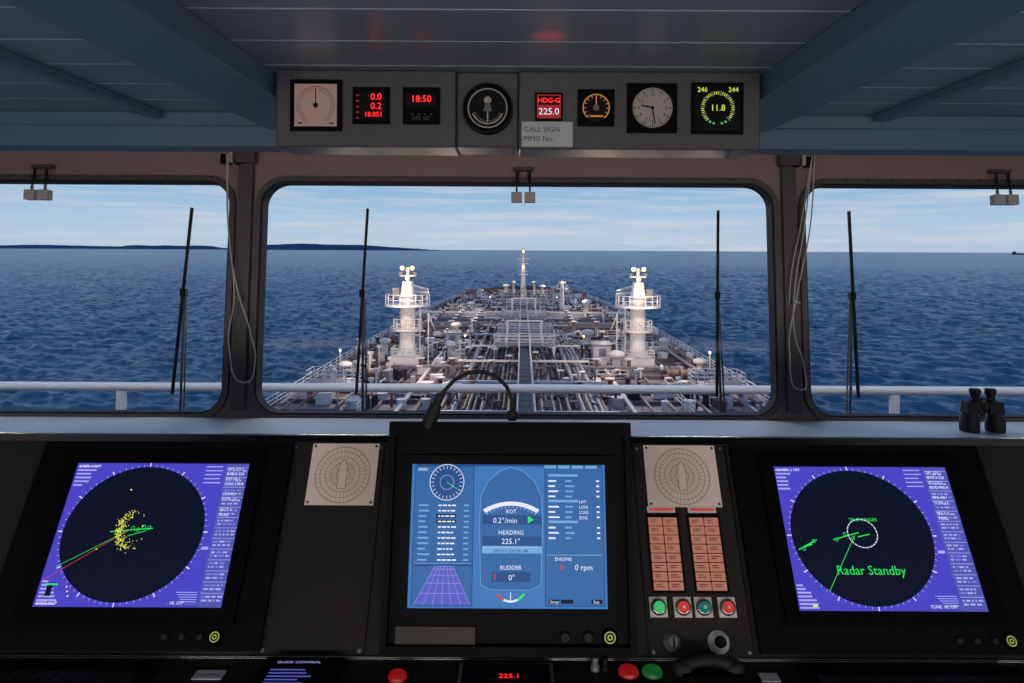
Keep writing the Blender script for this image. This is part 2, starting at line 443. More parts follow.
def R(x0, y0, x1, y1, m, dz): 
    a = S(x0, y1); c = S(x1, y0); b.quad(a[0], a[1], c[0], c[1], z+dz, m)
b.quad(sx0, sy0, sx1, sy1, z, 'scr_blue')
R(3, 2, 64, 143, 'scr_blue_dark', .0002); R(136, 2, 196, 143, 'scr_blue_dark', .0002)
R(4, 3, 63, 142, 'scr_blue_hull', .0003); R(137, 3, 195, 142, 'scr_blue_hull', .0003)
hull = [S(72, 122), S(70, 60), S(71, 34), S(78, 18), S(90, 7), S(102, 3), S(114, 7), S(126, 18), S(133, 34), S(134, 60), S(132, 122), S(122, 127), S(82, 127)]
b.poly(hull, z+.0002, 'scr_blue_hull')
for p, q in zip(hull, hull[1:]+hull[:1]): b.seg(p, q, .0010, z+.0004, 'scr_blue_light')
c = S(102, 83); b.arc(c[0], c[1], .092, .009, 54, 126, z+.0006, 'scr_white', k=.86)
b.ticks(c[0], c[1], .082, .086, 14, .0008, z+.0007, 'scr_white', .86, 55, 130)
R(73, 52.5, 133, 62, 'scr_blue_dark', .0005); b.poly([S(119, 53), S(125, 57), S(119, 61)], z+.0008, 'scr_green')
R(73, 74, 133, 83, 'scr_blue_dark', .0005); R(73, 84, 133, 91, 'scr_blue_light', .0005)
for i in range(24): R(75+i*2.4, 84, 75.5+i*2.4, 85.5, 'scr_white', .0009)
R(83, 109, 122, 119, 'scr_blue_dark', .0005); b.seg(S(86, 111), S(86, 117), .002, z+.0008, 'scr_red')
c = S(102, 121); b.arc(c[0], c[1], .032, .004, 215, 325, z+.0006, 'scr_white'); b.arc(c[0], c[1], .032, .004, 215, 245, z+.0008, 'scr_red'); b.arc(c[0], c[1], .032, .004, 295, 325, z+.0008, 'scr_green')
b.seg(S(102, 129), S(102, 137), .0015, z+.0009, 'scr_white')
c = S(36, 19); b.disc(c[0], c[1], .034, z+.0005, 'scr_blue_dark'); b.arc(c[0], c[1], .0345, .0014, 0, 360, z+.0007, 'scr_white')
b.ticks(c[0], c[1], .026, .032, 24, .0010, z+.0008, 'scr_white'); b.seg((c[0], c[1]), (c[0]+.02, c[1]-.012), .0012, z+.0009, 'scr_green')
b.arc(c[0], c[1], .014, .001, 0, 360, z+.0008, 'scr_lilac')
for r in range(11):   # left read-outs
    y0 = 41+r*5.5
    R(8, y0+.9, 8+random.uniform(7, 13), y0+2.6, 'scr_blue_light', .0006)
    if r in (2, 3): R(26, y0, 46, y0+3.8, 'scr_black', .0005)
    x = 28
    while x < 44: d = random.uniform(2, 5); R(x, y0+1.1, x+d, y0+2.6, 'scr_white', .0007); x += d+1
    R(54, y0+1, 59, y0+2.6, 'scr_blue_light', .0006)
R(5, 101, 62, 101.5, 'scr_blue_light', .0006)
b.poly([S(6, 142), S(26, 104), S(44, 104), S(62, 142)], z+.0005, 'scr_purple')
for i in range(7):
    f = i/6; b.seg(S(26+18*f, 104), S(6+56*f, 142), .0006, z+.0007, 'scr_lilac')
for i in range(5):
    f = (i/5)**1.6; b.seg(S(26-20*f, 104+38*f), S(44+18*f, 104+38*f), .0006, z+.0007, 'scr_lilac')
R(5, 102, 63, 104, 'scr_blue_dark', .0006)
for r in range(13):
    y0 = 10+r*5.3
    if r in (0, 5, 9): R(140, y0, 170, y0+2.6, 'scr_blue_light', .0006); continue
    R(140, y0+1, 140+random.uniform(6, 12), y0+2.7, 'scr_white', .0006); R(157, y0+1, 157+random.uniform(5, 10), y0+2.7, 'scr_blue_light', .0006); R(189, y0+1, 192, y0+2.7, 'scr_white', .0006)
R(138, 92, 194, 92.7, 'scr_blue_light', .0005); R(140, 136, 150, 140, 'scr_black', .0006); R(152, 136, 164, 140, 'scr_black', .0006); R(182, 136, 193, 140, 'scr_black', .0006)
R(3, 0, 195, 2.2, 'scr_blue_dark', .0006)
for i in range(4): R(136+i*14, 1, 148+i*14, 4, 'scr_blue_light', .0007)
b.bx(-.22, -.065, -.428, -.388, 0, .004, 'plate_brown')
kx = .197
b.lathe((kx, -.405, 0), [(.016, 0), (.016, .004), (.011, .006)], 'bezel_black')
b.arc(kx, -.405, .010, .002, 0, 360, .0065, 'btn_glow'); b.arc(kx, -.405, .004, .0025, 0, 360, .0065, 'btn_glow')
for x in (.155, .11): b.lathe((x, -.405, 0), [(.011, 0), (.011, .004), (.008, .010)], 'panel_paint')
conn = b.obj('conning_display', MF, bevel=.0)
zz = z+.0012
txt(conn, "ROT", .0105, *S(102, 50.5), zz, 'scr_white', 'CENTER'); txt(conn, "0.2°/min", .0145, *S(96, 60.5), zz, 'scr_white', 'CENTER')
txt(conn, "HEADING", .0115, *S(102, 72), zz, 'scr_white', 'CENTER'); txt(conn, "225.1°", .0145, *S(102, 81.5), zz, 'scr_white', 'CENTER')
txt(conn, "200 210 220 230 240", .0080, *S(102, 90), zz, 'scr_black', 'CENTER')
txt(conn, "RUDDER", .0110, *S(102, 107), zz, 'scr_white', 'CENTER'); txt(conn, "0°", .0150, *S(103, 117.5), zz, 'scr_white', 'CENTER')
txt(conn, "0 rpm", .0145, *S(166, 107), zz, 'scr_white'); txt(conn, "0", .014, *S(151, 107), zz, 'scr_red'); txt(conn, "ENGINE", .0095, *S(146, 98), zz, 'scr_white')
txt(conn, "SPEED", .0075, *S(6, 7), zz, 'scr_white'); txt(conn, "Exit", .0075, *S(184, 139.5), zz, 'scr_white'); txt(conn, "Setup", .0075, *S(141, 139.5), zz, 'scr_white')
txt(conn, "LAT\nLON\nCOG\nSOG", .0085, *S(171, 40), zz, 'scr_white', ls=1.2)

# ------------------------------------------------------------------ gooseneck chart lamp
b = MB()
pts = [(-.008, .345), (-.009, .315), (-.02, .287), (-.042, .265), (-.07, .255), (-.10, .257), (-.13, .272), (-.152, .297), (-.168, .325)]
P3 = [(x, 1.475-.02*i/8, E-h) for i, (x, h) in enumerate(pts)]
b.path(P3, .0042, 'rubber_black', 10)
b.cyl((-.166, 1.455, E-.322), (-.183, 1.447, E-.368), .012, 'rubber_black', 16, .016)
b.cyl((-.157, 1.457, E-.302), (-.166, 1.455, E-.324), .008, 'rubber_black', 12)
b.cyl((-.008, 1.475, E-.358), (-.008, 1.475, E-.340), .010, 'rubber_black', 12)
b.obj('gooseneck_lamp')

# ------------------------------------------------------------------ desk-top controls
zd = E-.80
def dome(name, x, y, m, r=.019):
    b = MB(); b.lathe((x, y, zd), [(r, 0), (r, .009), (r*.85, .013), (r*.4, .015)], m, 24)
    b.lathe((x, y, zd), [(r*1.3, 0), (r*1.3, .004)], 'black'); b.obj(name)
dome('push_button', .214, 1.318, 'lamp_red'); dome('push_button', .259, 1.318, 'lamp_green'); dome('push_button', -.218, 1.300, 'lamp_red', .017)
b = MB(); b.bx(-.105, .072, 1.20, 1.342, zd, zd+.010, 'knob_grey'); b.bx(-.098, .065, 1.205, 1.333, zd+.010, zd+.013, 'black'); b.bx(-.05, .02, 1.28, 1.325, zd+.013, zd+.016, 'console_black')
o = b.obj('rudder_indicator_panel', bevel=.002); txt(o, "225.1", .018, -.03, 1.280, zd+.0175, 'led_red')
b = MB(); b.bx(-.475, -.325, 1.20, 1.345, zd, zd+.016, 'bezel_black'); b.bx(-.462, -.338, 1.23, 1.315, zd+.016, zd+.0168, 'black')
for i in range(5): b.quad(-.455, 1.30-i*.01, -.455+random.uniform(.05, .11), 1.304-i*.01, zd+.0172, 'scr_panel')
o = b.obj('autopilot_unit', bevel=.002); txt(o, "QUICK CONTROL", .010, -.45, 1.323, zd+.017, 'scr_lilac')
b = MB(); b.bx(-.60, -.545, 1.298, 1.325, zd, zd+.002, 'label_grey'); o = b.obj('name_plate'); txt(o, "TELEGRAPH", .008, -.597, 1.307, zd+.0025, 'ink')
for kx0, nk in ((-1.05, 16), (.54, 18)):
    b = MB(); b.bx(kx0, kx0+nk*.021+.04, 1.15, 1.335, zd, zd+.012, 'bezel_black')
    for i in range(nk):
        for j in range(6): b.bx(kx0+.02+i*.021, kx0+.02+i*.021+.018, 1.165+j*.022, 1.183+j*.022, zd+.012, zd+.018, 'panel_paint')
    b.obj('radar_keyboard')
for x in (.153, .172):
    b = MB(); b.lathe((x, 1.335, zd), [(.009, 0), (.009, .008), (.006, .01), (.006, .022), (.004, .024)], 'knob_grey' if x < .16 else 'black'); b.obj('toggle_switch')
# handset telephone
b = MB()
b.bx(.31, .42, 1.22, 1.335, zd, zd+.02, 'black')
hp = [(.315+.012*i, 1.31, zd+.022+.012*math.sin(pi*i/8)) for i in range(9)]
b.path(hp, .010, 'rubber_black', 10)
for p in (hp[0], hp[-1]): b.lathe((p[0], p[1], p[2]-.010), [(.018, 0), (.018, .014), (.013, .019)], 'rubber_black')
b.obj('telephone_handset')
b = MB(); b.bx(.46, .495, 1.30, 1.325, zd, zd+.002, 'label_grey'); b.obj('name_plate')

# ------------------------------------------------------------------ overhead instrument boxes
IF = frame((0, 2.256, E+.329), 90)      # local x right, y up, z toward room
s = 2.256/700
ibox = bpy.data.objects.new('overhead_instrument_panel', None); scene.collection.objects.link(ibox)
b = MB()
b.bx(-.78, -.2, 0, .249, -.20, 0, 'box_paint'); b.bx(.003, .783, -.004, .249, -.20, 0, 'box_paint'); b.bx(-.2, .003, .004, .249, -.20, -.02, 'box_paint')
b.obj('housing', IF, bevel=.006, parent=ibox)
def X(px): return (px-517)*s
def Y(py): return (148-py)*s
def sq(b, cx, cy, w, d, m): b.bx(cx-w/2, cx+w/2, cy-w/2, cy+w/2, 0, d, m)
def part(b, n): return b.obj(n, IF, parent=ibox)
# 1 inclinometer / barometer square dial
b = MB(); x, y = X(316), Y(107); sq(b, x, y, .165, .012, 'bezel_black'); b.quad(x-.068, y-.068, x+.068, y+.068, .0125, 'dial_cream')
b.ticks(x, y, .046, .058, 30, .0014, .013, 'ink', 1, -60, 240); b.arc(x, y, .060, .0012, -60, 240, .013, 'ink'); b.seg((x, y-.012), (x, y+.055), .003, .0135, 'ink'); b.disc(x, y, .008, .0138, 'black')
for sx_ in (-.05, .05): b.quad(x+sx_-.008, y-.06, x+sx_+.008, y-.055, .013, 'ink')
part(b, 'wind_dial')
# 2,3 red digital read-outs
b = MB(); x, y = X(371), Y(107); sq(b, x, y, .118, .012, 'bezel_black'); b.quad(x-.045, y-.045, x+.045, y+.045, .0125, 'black')
for i in range(5): b.quad(x-.048, y+.03-i*.018, x-.038, y+.034-i*.018, .013, 'led_red_dim')
o = part(b, 'speed_readout')
txt(o, "0.0", .030, x+.035, y+.018, .0135, 'led_red', 'RIGHT'); txt(o, "0.2", .030, x+.035, y-.012, .0135, 'led_red', 'RIGHT'); txt(o, "18.051", .022, x+.038, y-.036, .0135, 'led_red', 'RIGHT')
b = MB(); x, y = X(421), Y(107); sq(b, x, y, .118, .012, 'bezel_black'); b.quad(x-.05, y-.005, x+.05, y+.04, .0125, 'black')
for i in range(4): b.quad(x-.03+i*.02, y-.03, x-.025+i*.02, y-.026, .013, 'knob_grey')
o = part(b, 'time_readout'); txt(o, "18:50", .030, x, y+.012, .0135, 'led_red', 'CENTER'); txt(o, "UTC  SET", .014, x, y-.045, .0135, 'knob_grey', 'CENTER')
# 4 clinometer
b = MB(); x, y = X(487), Y(109); b.lathe((x, y, -.02), [(.082, 0), (.082, .028), (.072, .034), (.066, .030)], 'bezel_black', 40); b.arc(x, y, .0795, .004, 0, 360, .0135, 'panel_paint'); b.disc(x, y, .064, .011, 'dial_grey'); b.disc(x, y, .060, .0114, 'black')
b.arc(x, y, .05, .004, 200, 340, .012, 'dial_grey'); b.ticks(x, y, .04, .048, 15, .0015, .0121, 'dial_grey', 1, 200, 345)
b.seg((x, y+.03), (x, y-.045), .004, .0124, 'dial_grey'); b.disc(x, y+.025, .012, .0126, 'dial_grey'); b.poly([(x-.014, y-.01), (x+.014, y-.01), (x+.006, y+.018), (x-.006, y+.018)], .0127, 'knob_grey')
part(b, 'clinometer')
# 5 heading
b = MB(); x, y = X(548), Y(107); b.bx(x-.044, x+.044, y-.045, y+.045, 0, .010, 'bezel_black'); b.quad(x-.038, y-.038, x+.038, y+.038, .0105, 'led_red_dim')
b.quad(x-.034, y+.005, x+.034, y+.034, .0108, 'black')
o = part(b, 'heading_readout'); txt(o, "HDG-G", .022, x, y+.012, .0112, 'led_red', 'CENTER'); txt(o, "225.0", .030, x, y-.026, .0112, 'scr_white', 'CENTER')
# 6 rudder gauge
b = MB(); x, y = X(595), Y(108); sq(b, x, y, .118, .012, 'bezel_black'); b.disc(x, y, .048, .0125, 'black')
b.arc(x, y, .042, .003, -50, 230, .013, 'led_orange'); b.ticks(x, y, .032, .041, 13, .0018, .0131, 'led_orange', 1, -50, 250); b.seg((x, y), (x, y+.035), .003, .0133, 'led_orange'); b.disc(x, y, .01, .0134, 'knob_grey')
b.quad(x-.02, y-.03, x+.02, y-.025, .0131, 'led_orange'); part(b, 'rudder_gauge')
# 7 clock
b = MB(); x, y = X(651), Y(108); sq(b, x, y, .160, .010, 'bezel_black'); b.lathe((x, y, .010), [(.072, 0), (.072, .008), (.066, .010), (.064, .004)], 'black', 40); b.disc(x, y, .064, .0142, 'dial_grey')
b.ticks(x, y, .055, .062, 60, .0010, .0146, 'ink'); b.ticks(x, y, .050, .062, 12, .0028, .0147, 'ink')
b.seg((x, y), (x-.036, y+.008), .005, .015, 'black'); b.seg((x, y), (x+.008, y-.052), .0035, .0152, 'black'); b.seg((x, y), (x-.012, y-.045), .0012, .0154, 'ink'); b.disc(x, y, .005, .0156, 'black')
o = part(b, 'wall_clock')
for h in range(1, 13):
    a = math.radians(90-30*h); txt(o, str(h), .016, x+.043*math.cos(a), y+.043*math.sin(a)-.006, .0147, 'ink', 'CENTER')
# 8 wind / echo
b = MB(); x, y = X(716), Y(108); sq(b, x, y, .165, .012, 'bezel_black'); b.quad(x-.072, y-.072, x+.072, y+.072, .0125, 'black')
b.ticks(x, y, .044, .054, 36, .0022, .013, 'led_yellow', 1, -45, 235); b.ticks(x, y, .040, .056, 9, .003, .0131, 'label_grey', 1, -45, 235)
for a in (-60, -75, -105, -120): t = math.radians(a); b.disc(x+.05*math.cos(t), y+.05*math.sin(t), .004, .013, 'btn_green')
o = part(b, 'wind_gauge'); txt(o, "11.8", .028, x, y-.008, .0135, 'led_yellow', 'CENTER'); txt(o, "246", .022, x-.066, y+.052, .0135, 'led_yellow'); txt(o, "244", .022, x+.066, y+.052, .0135, 'led_yellow', 'RIGHT')
b = MB(); b.bx(X(521), X(572), Y(147), Y(122), .001, .006, 'label_grey'); o = part(b, 'call_sign_placard')
txt(o, "CALL SIGN\nMMSI No.", .024, X(523), Y(132), .0065, 'ink', ls=1.25)

# ------------------------------------------------------------------ window fittings
def hanger(x):
    b = MB(); b.bx(x-.05, x+.05, .40, .415, .0, .045, 'frame_paint')
    for dx in (-.033, .033):
        b.cyl((x+dx, .41, .04), (x+dx, .27, .05), .005, 'rubber_black', 8); b.cyl((x+dx*.6, .41, .04), (x+dx*1.0, .30, .05), .003, 'rubber_black', 8)
        b.bx(x+dx-.027, x+dx+.027, .235, .285, .028, .068, 'cord_white'); b.bx(x+dx-.004, x+dx+.004, .285, .31, .04, .055, 'steel_lip')
    b.obj('blind_bracket', WF, bevel=.003)
for x in (-2.40, .03, 2.44): hanger(x)
for x in (-1.44, 1.44):     # cord hooks beside mullions
    b = MB()
    for dx in (-.035, .035): b.bx(x+dx-.02, x+dx+.02, .425, .475, .0, .05, 'black')
    b.bx(x-.008, x+.008, .43, .53, .03, .06, 'cord_white'); b.obj('blind_cord_hook', WF, bevel=.002)
def cord(name, pts, r=.0035):
    c = bpy.data.curves.new(name, 'CURVE'); c.dimensions = '3D'; c.bevel_depth = r; c.bevel_resolution = 2; c.materials.append(M('cord_white'))
    sp = c.splines.new('BEZIER'); sp.bezier_points.add(len(pts)-1)
    for p, q in zip(sp.bezier_points, pts):
        p.co = q; p.handle_left_type = p.handle_right_type = 'AUTO'
    ob = bpy.data.objects.new(name, c); scene.collection.objects.link(ob); ob.matrix_world = WF; return ob
cord('blind_cord', [(-1.455, .47, .07), (-1.43, .10, .075), (-1.375, -.20, .075), (-1.30, -.42, .075), (-1.27, -.56, .08), (-1.315, -.66, .08), (-1.40, -.48, .08), (-1.385, -.25, .08), (-1.43, .12, .08), (-1.445, .47, .075)])
cord('blind_cord', [(1.475, .47, .07), (1.42, .10, .075), (1.365, -.20, .075), (1.36, -.42, .075), (1.40, -.58, .08), (1.385, -.68, .08), (1.33, -.50, .08), (1.375, -.22, .08), (1.45, .12, .08), (1.485, .47, .075)])
cord('blind_cord', [(1.47, .45, .07), (1.41, .12, .06), (1.36, -.10, .06), (1.34, -.27, .06)], .003)
for x in (-1.375, 1.375):
    b = MB(); b.bx(x-.014, x+.014, -.265, -.235, .035, .055, 'knob_grey'); b.cyl((x-.024, -.240, .055), (x+.024, -.260, .055), .005, 'steel_lip', 8); b.obj('cord_cleat', WF, bevel=.002)

# wipers outside
def wiper(xt, xb, side):
    b = MB(); z = -.13
    b.cyl((xt, .225, z), (xb, -.74, z), .0075, 'rubber_black', 8); b.cyl((xt, .225, z+.015), (xb, -.74, z+.015), .004, 'rubber_black', 6)
    xm = (xt+xb)/2
    b.cyl((xm+side*.0, -.22, z-.015), (xb+side*.030, -.86, z-.03), .007, 'knob_grey', 8)
    b.cyl((xm+side*.012, -.24, z-.015), (xb+side*.050, -.86, z-.03), .0045, 'knob_grey', 8)
    b.bx(xm-.015, xm+.015, -.24, -.20, z-.025, z+.005, 'black'); b.bx(xb+side*.05-.04, xb+side*.05+.04, -.92, -.85, -.20, -.09, 'knob_grey')
    b.obj('window_wiper', WF)
wiper(-1.708, -1.765, 1); wiper(-.786, -.822, 1); wiper(1.056, 1.030, 1); wiper(1.742, 1.755, -1)

# binoculars on the ledge
b = MB(); zz0 = E-.83; bxp, byp = 2.165, 3.25
for sx_ in (-1, 1):
    x = bxp+sx_*.060
    b.lathe((x, byp, zz0), [(.040, 0), (.042, .01), (.042, .055), (.036, .075), (.034, .09)], 'binocular_rubber')
    b.box((x-sx_*.008, byp, zz0+.112), (.072, .060, .055), 'binocular_rubber', taper=.85)
    xe_ = bxp+sx_*.036
    b.lathe((xe_, byp, zz0+.135), [(.026, 0), (.024, .012), (.019, .016), (.019, .035), (.024, .040), (.024, .062), (.018, .064)], 'binocular_rubber')
    b.cyl((xe_, byp, zz0+.1985), (xe_, byp, zz0+.200), .014, 'lens_glass')
b.bx(bxp-.035, bxp+.035, byp-.012, byp+.012, zz0+.085, zz0+.10, 'binocular_rubber'); b.cyl((bxp, byp, zz0+.07), (bxp, byp, zz0+.155), .011, 'binocular_rubber'); b.cyl((bxp, byp, zz0+.135), (bxp, byp, zz0+.150), .016, 'knob_grey', 20)
b.obj('binoculars', bevel=.004)

# outside walkway rail
b = MB(); yr = 5.0; zr = E-.99
b.cyl((-9, yr, zr), (9, yr, zr), .032, 'rail_white', 16)
for x in (-8.34, -5.58, -2.82, 2.70, 5.46, 8.22): b.bx(x-.028, x+.028, yr-.02, yr+.02, zr-1.1, zr, 'rail_white')
b.cyl((-9, yr, zr-.53), (9, yr, zr-.53), .02, 'rail_white', 10)
b.obj('walkway_handrail')
b = MB(); b.bx(-9, 9, 3.75, 5.1, zr-1.15, zr-1.10, 'deck_paint'); b.obj('bridge_walkway')
# fill lights and housings added under the eave to brighten the outside rail
for x in (-3.6, -1.2, 1.2, 3.6):
    b = MB(); b.bx(x-.35, x+.35, 3.86, 3.94, E+.56, E+.60, 'white_plastic'); b.bx(x-.02, x+.02, 3.72, 3.88, E+.58, E+.60, 'ship_grey'); b.obj('rail_fill_housing')
    l = bpy.data.lights.new('rail_fill_light', 'AREA'); l.shape = 'RECTANGLE'; l.size = .65; l.size_y = .07; l.energy = 14; l.color = (1, .95, .9)
    ob = bpy.data.objects.new('rail_fill_light', l); scene.collection.objects.link(ob); ob.matrix_world = Matrix.Translation((x, 3.9, E+.553)) @ Matrix.Rotation(math.radians(35), 4, 'X')

# ------------------------------------------------------------------ the tanker ahead
tanker = bpy.data.objects.new('oil_tanker', None); scene.collection.objects.link(tanker)
SF = Matrix.Translation((.3, 0, E-14)) @ Matrix.Rotation(math.radians(-.45), 4, 'Z')
def sob(b, name): return b.obj(name, SF, parent=tanker)
def halfb(d):
    pts = [(0, 22.5), (140, 22.5), (170, 21.8), (195, 20), (212, 17.5), (226, 13.5), (236, 8.5), (242, 4), (245, 0)]
    for (a, x), (c, y) in zip(pts[:-1], pts[1:]):
        if a <= d <= c: return x+(y-x)*(d-a)/(c-a)
    return 0
ds = [8, 60, 100, 140, 160, 180, 195, 204, 212, 219, 226, 231, 236, 239, 242, 244, 245]
L = [(-halfb(d), d) for d in ds]; Rr = [(halfb(d), d) for d in reversed(ds[:-1])]
loop = L+Rr
b = MB(); N = len(loop)
vs = [(x, y, 0) for x, y in loop]+[(x*.97, y*.985, -9.5) for x, y in loop]
b.add(vs, [tuple(range(N-1, -1, -1))], 'deck_paint'); b.add(vs, [(i, (i+1) % N, N+(i+1) % N, N+i) for i in range(N)], 'hull_paint')
# gunwale bar and bow bulwark
for (x0, y0), (x1, y1) in zip(loop[:-1], loop[1:]):
    b.cyl((x0, y0, .15), (x1, y1, .15), .18, 'ship_rust', 6)
    if min(y0, y1) >= 204:
        b.add([(x0, y0, 0), (x1, y1, 0), (x1*1.01, y1+.2, 1.5), (x0*1.01, y0+.2, 1.5)], [(0, 1, 2, 3)], 'ship_rust')
sob(b, 'hull')
# painted working areas in oxide red between the grey plating
b = MB()
for x0, x1, y0, y1 in ((-7.2, 7.2, 20, 60), (-21.5, -17.2, 66, 104), (17.2, 21.5, 70, 96), (-12.5, -7.5, 112, 138), (8, 15.5, 100, 118), (-16, -9, 152, 176), (9.5, 17, 158, 186), (-12, 12, 206, 222), (-7.1, -.6, 60, 204)):
    b.bx(x0, x1, y0, y1, 0, .02, 'deck_red')
sob(b, 'deck_markings')
# deck transverse framing
b = MB(); d = 30
while d < 205:
    h = halfb(d)-1
    b.bx(-h, -7, d-.12, d+.12, 0, .35, 'ship_pipe'); b.bx(7, h, d-.12, d+.12, 0, .35, 'ship_pipe'); d += 4.2
for sx_ in (-1, 1):
    for x in (9.5, 13, 16.5): b.bx(sx_*x-.1, sx_*x+.1, 30, 200, 0, .3, 'ship_grey')
sob(b, 'deck_stiffeners')
# deck edge rail
b = MB()
def rail(b, P, hgt=1.1, m='ship_white', st=2.5, r=.045, rows=3):
    for p, q in zip(P[:-1], P[1:]):
        p = Vector(p); q = Vector(q); n = max(1, int((q-p).length/st))
        for k in range(rows): b.cyl(p+Vector((0, 0, hgt*(k+1)/rows)), q+Vector((0, 0, hgt*(k+1)/rows)), r, m, 5)
        for i in range(n+1): a = p+(q-p)*i/n; b.cyl(a, a+Vector((0, 0, hgt)), r*1.2, m, 5)
rail(b, [(-halfb(d)+.3, d, 0) for d in ds[:8]]); rail(b, [(halfb(d)-.3, d, 0) for d in ds[:8]])
sob(b, 'deck_railing')
# cargo pipelines
b = MB()
xsP = [-6.6, -6.1, -5.6, -5.0, -4.5, -4.0, -3.4, -2.8, -2.2, -1.7, -1.2, 1.2, 1.7, 2.2, 2.8, 3.4, 3.9, 4.5, 5.0, 5.6, 6.1, 6.6]
for i, x in enumerate(xsP):
    r = random.choice([.13, .18, .22, .27]); m = random.choice(['ship_pipe', 'ship_pipe_dark', 'ship_pipe_dark', 'ship_grey', 'ship_pipe_dark', 'ship_pipe'])
    zt = random.choice([.9, 1.2, 1.6]); d0 = 25; d1 = random.choice([170, 195, 205, 210])
    b.cyl((x, d0, zt), (x, d1, zt), r, m, 8)
    d = d0+random.uniform(4, 10)
    while d < d1-2:
        b.cyl((x, d, zt), (x, d+.25, zt), r*1.6, m, 8)
        if random.random() < .35:
            b.cyl((x, d+.8, zt), (x, d+.8, zt+.9), .1, 'ship_rust', 6); b.cyl((x, d+.8, zt+.85), (x, d+.8, zt+.95), .35, random.choice(['ship_rust', 'ship_white', 'ship_white']), 10)
        d += random.uniform(7, 13)
for dd in range(28, 210, 6):      # pipe supports
    b.bx(-7, 7, dd-.12, dd+.12, .35, .62, 'ship_grey' if dd % 12 else 'ship_white')
    for x in (-7, -3.9, -1.1, 1.1, 3.9, 7): b.bx(x-.1, x+.1, dd-.1, dd+.1, 0, 1.9, 'ship_grey')
    if dd % 12 == 4: b.bx(-7, 7, dd-.13, dd+.13, 1.85, 2.05, 'ship_white')
for dd in (66, 78, 91, 104, 112, 117, 122, 127, 132, 137, 150, 166, 182, 196):      # cross-overs
    w = 19.5 if 108 < dd < 140 else random.uniform(9, 18)
    r = .32 if 108 < dd < 140 else .2
    m = random.choice(['ship_pipe', 'ship_grey', 'ship_white', 'ship_pipe_dark']); zt = 1.7 if 108 < dd < 140 else 1.0
    b.cyl((-w, dd, zt), (w, dd, zt), r, m, 8)
    for sx_ in (-1, 1):
        b.cyl((sx_*w, dd, zt), (sx_*(w+.3), dd, zt), r*1.7, 'ship_white', 10)
        for q in range(3):
            x = sx_*(8+q*3.6)
            if x*sx_ < w: b.cyl((x, dd, zt-.5), (x, dd, zt+.9), .22, 'ship_rust', 8); b.cyl((x, dd, zt+.85), (x, dd, zt+.97), .5, 'ship_white', 10); b.bx(x-.3, x+.3, dd-.3, dd+.3, 0, zt, 'ship_grey')
sob(b, 'cargo_pipelines')
# catwalk
b = MB(); b.bx(-.5, .5, 22, 215, 2.35, 2.45, 'ship_pipe_dark')
for x in (-.55, .55): b.bx(x-.05, x+.05, 22, 215, 2.3, 2.52, 'ship_grey')
for dd in range(24, 214, 2): b.bx(-.5, .5, dd-.08, dd+.08, 2.45, 2.48, 'ship_pipe')
rail(b, [(-.6, 22, 2.5), (-.6, 215, 2.5)], st=3, r=.04, rows=2); rail(b, [(.6, 22, 2.5), (.6, 215, 2.5)], st=3, r=.04, rows=2)
for dd in range(24, 214, 8):
    for x in (-.6, .6): b.bx(x-.08, x+.08, dd-.08, dd+.08, 0, 2.35, 'ship_white')
for dd in (84, 96, 118, 146):
    b.bx(-3.6, 3.6, dd-1.0, dd+1.0, 2.6, 2.72, 'ship_grey')
    rail(b, [(-3.6, dd-1.0, 2.72), (3.6, dd-1.0, 2.72), (3.6, dd+1.0, 2.72), (-3.6, dd+1.0, 2.72), (-3.6, dd-1.0, 2.72)], st=1.4, r=.06)
    for x in (-3.5, 3.5):
        for yy in (-.9, .9): b.bx(x-.12, x+.12, dd+yy-.12, dd+yy+.12, 0, 2.6, 'ship_white')
for dd in (90, 132):       # portal frames over the catwalk
    for x in (-2.2, 2.2): b.bx(x-.12, x+.12, dd-.12, dd+.12, 0, 5.0, 'ship_white')
    b.bx(-2.4, 2.4, dd-.12, dd+.12, 4.8, 5.02, 'ship_white')
sob(b, 'catwalk')

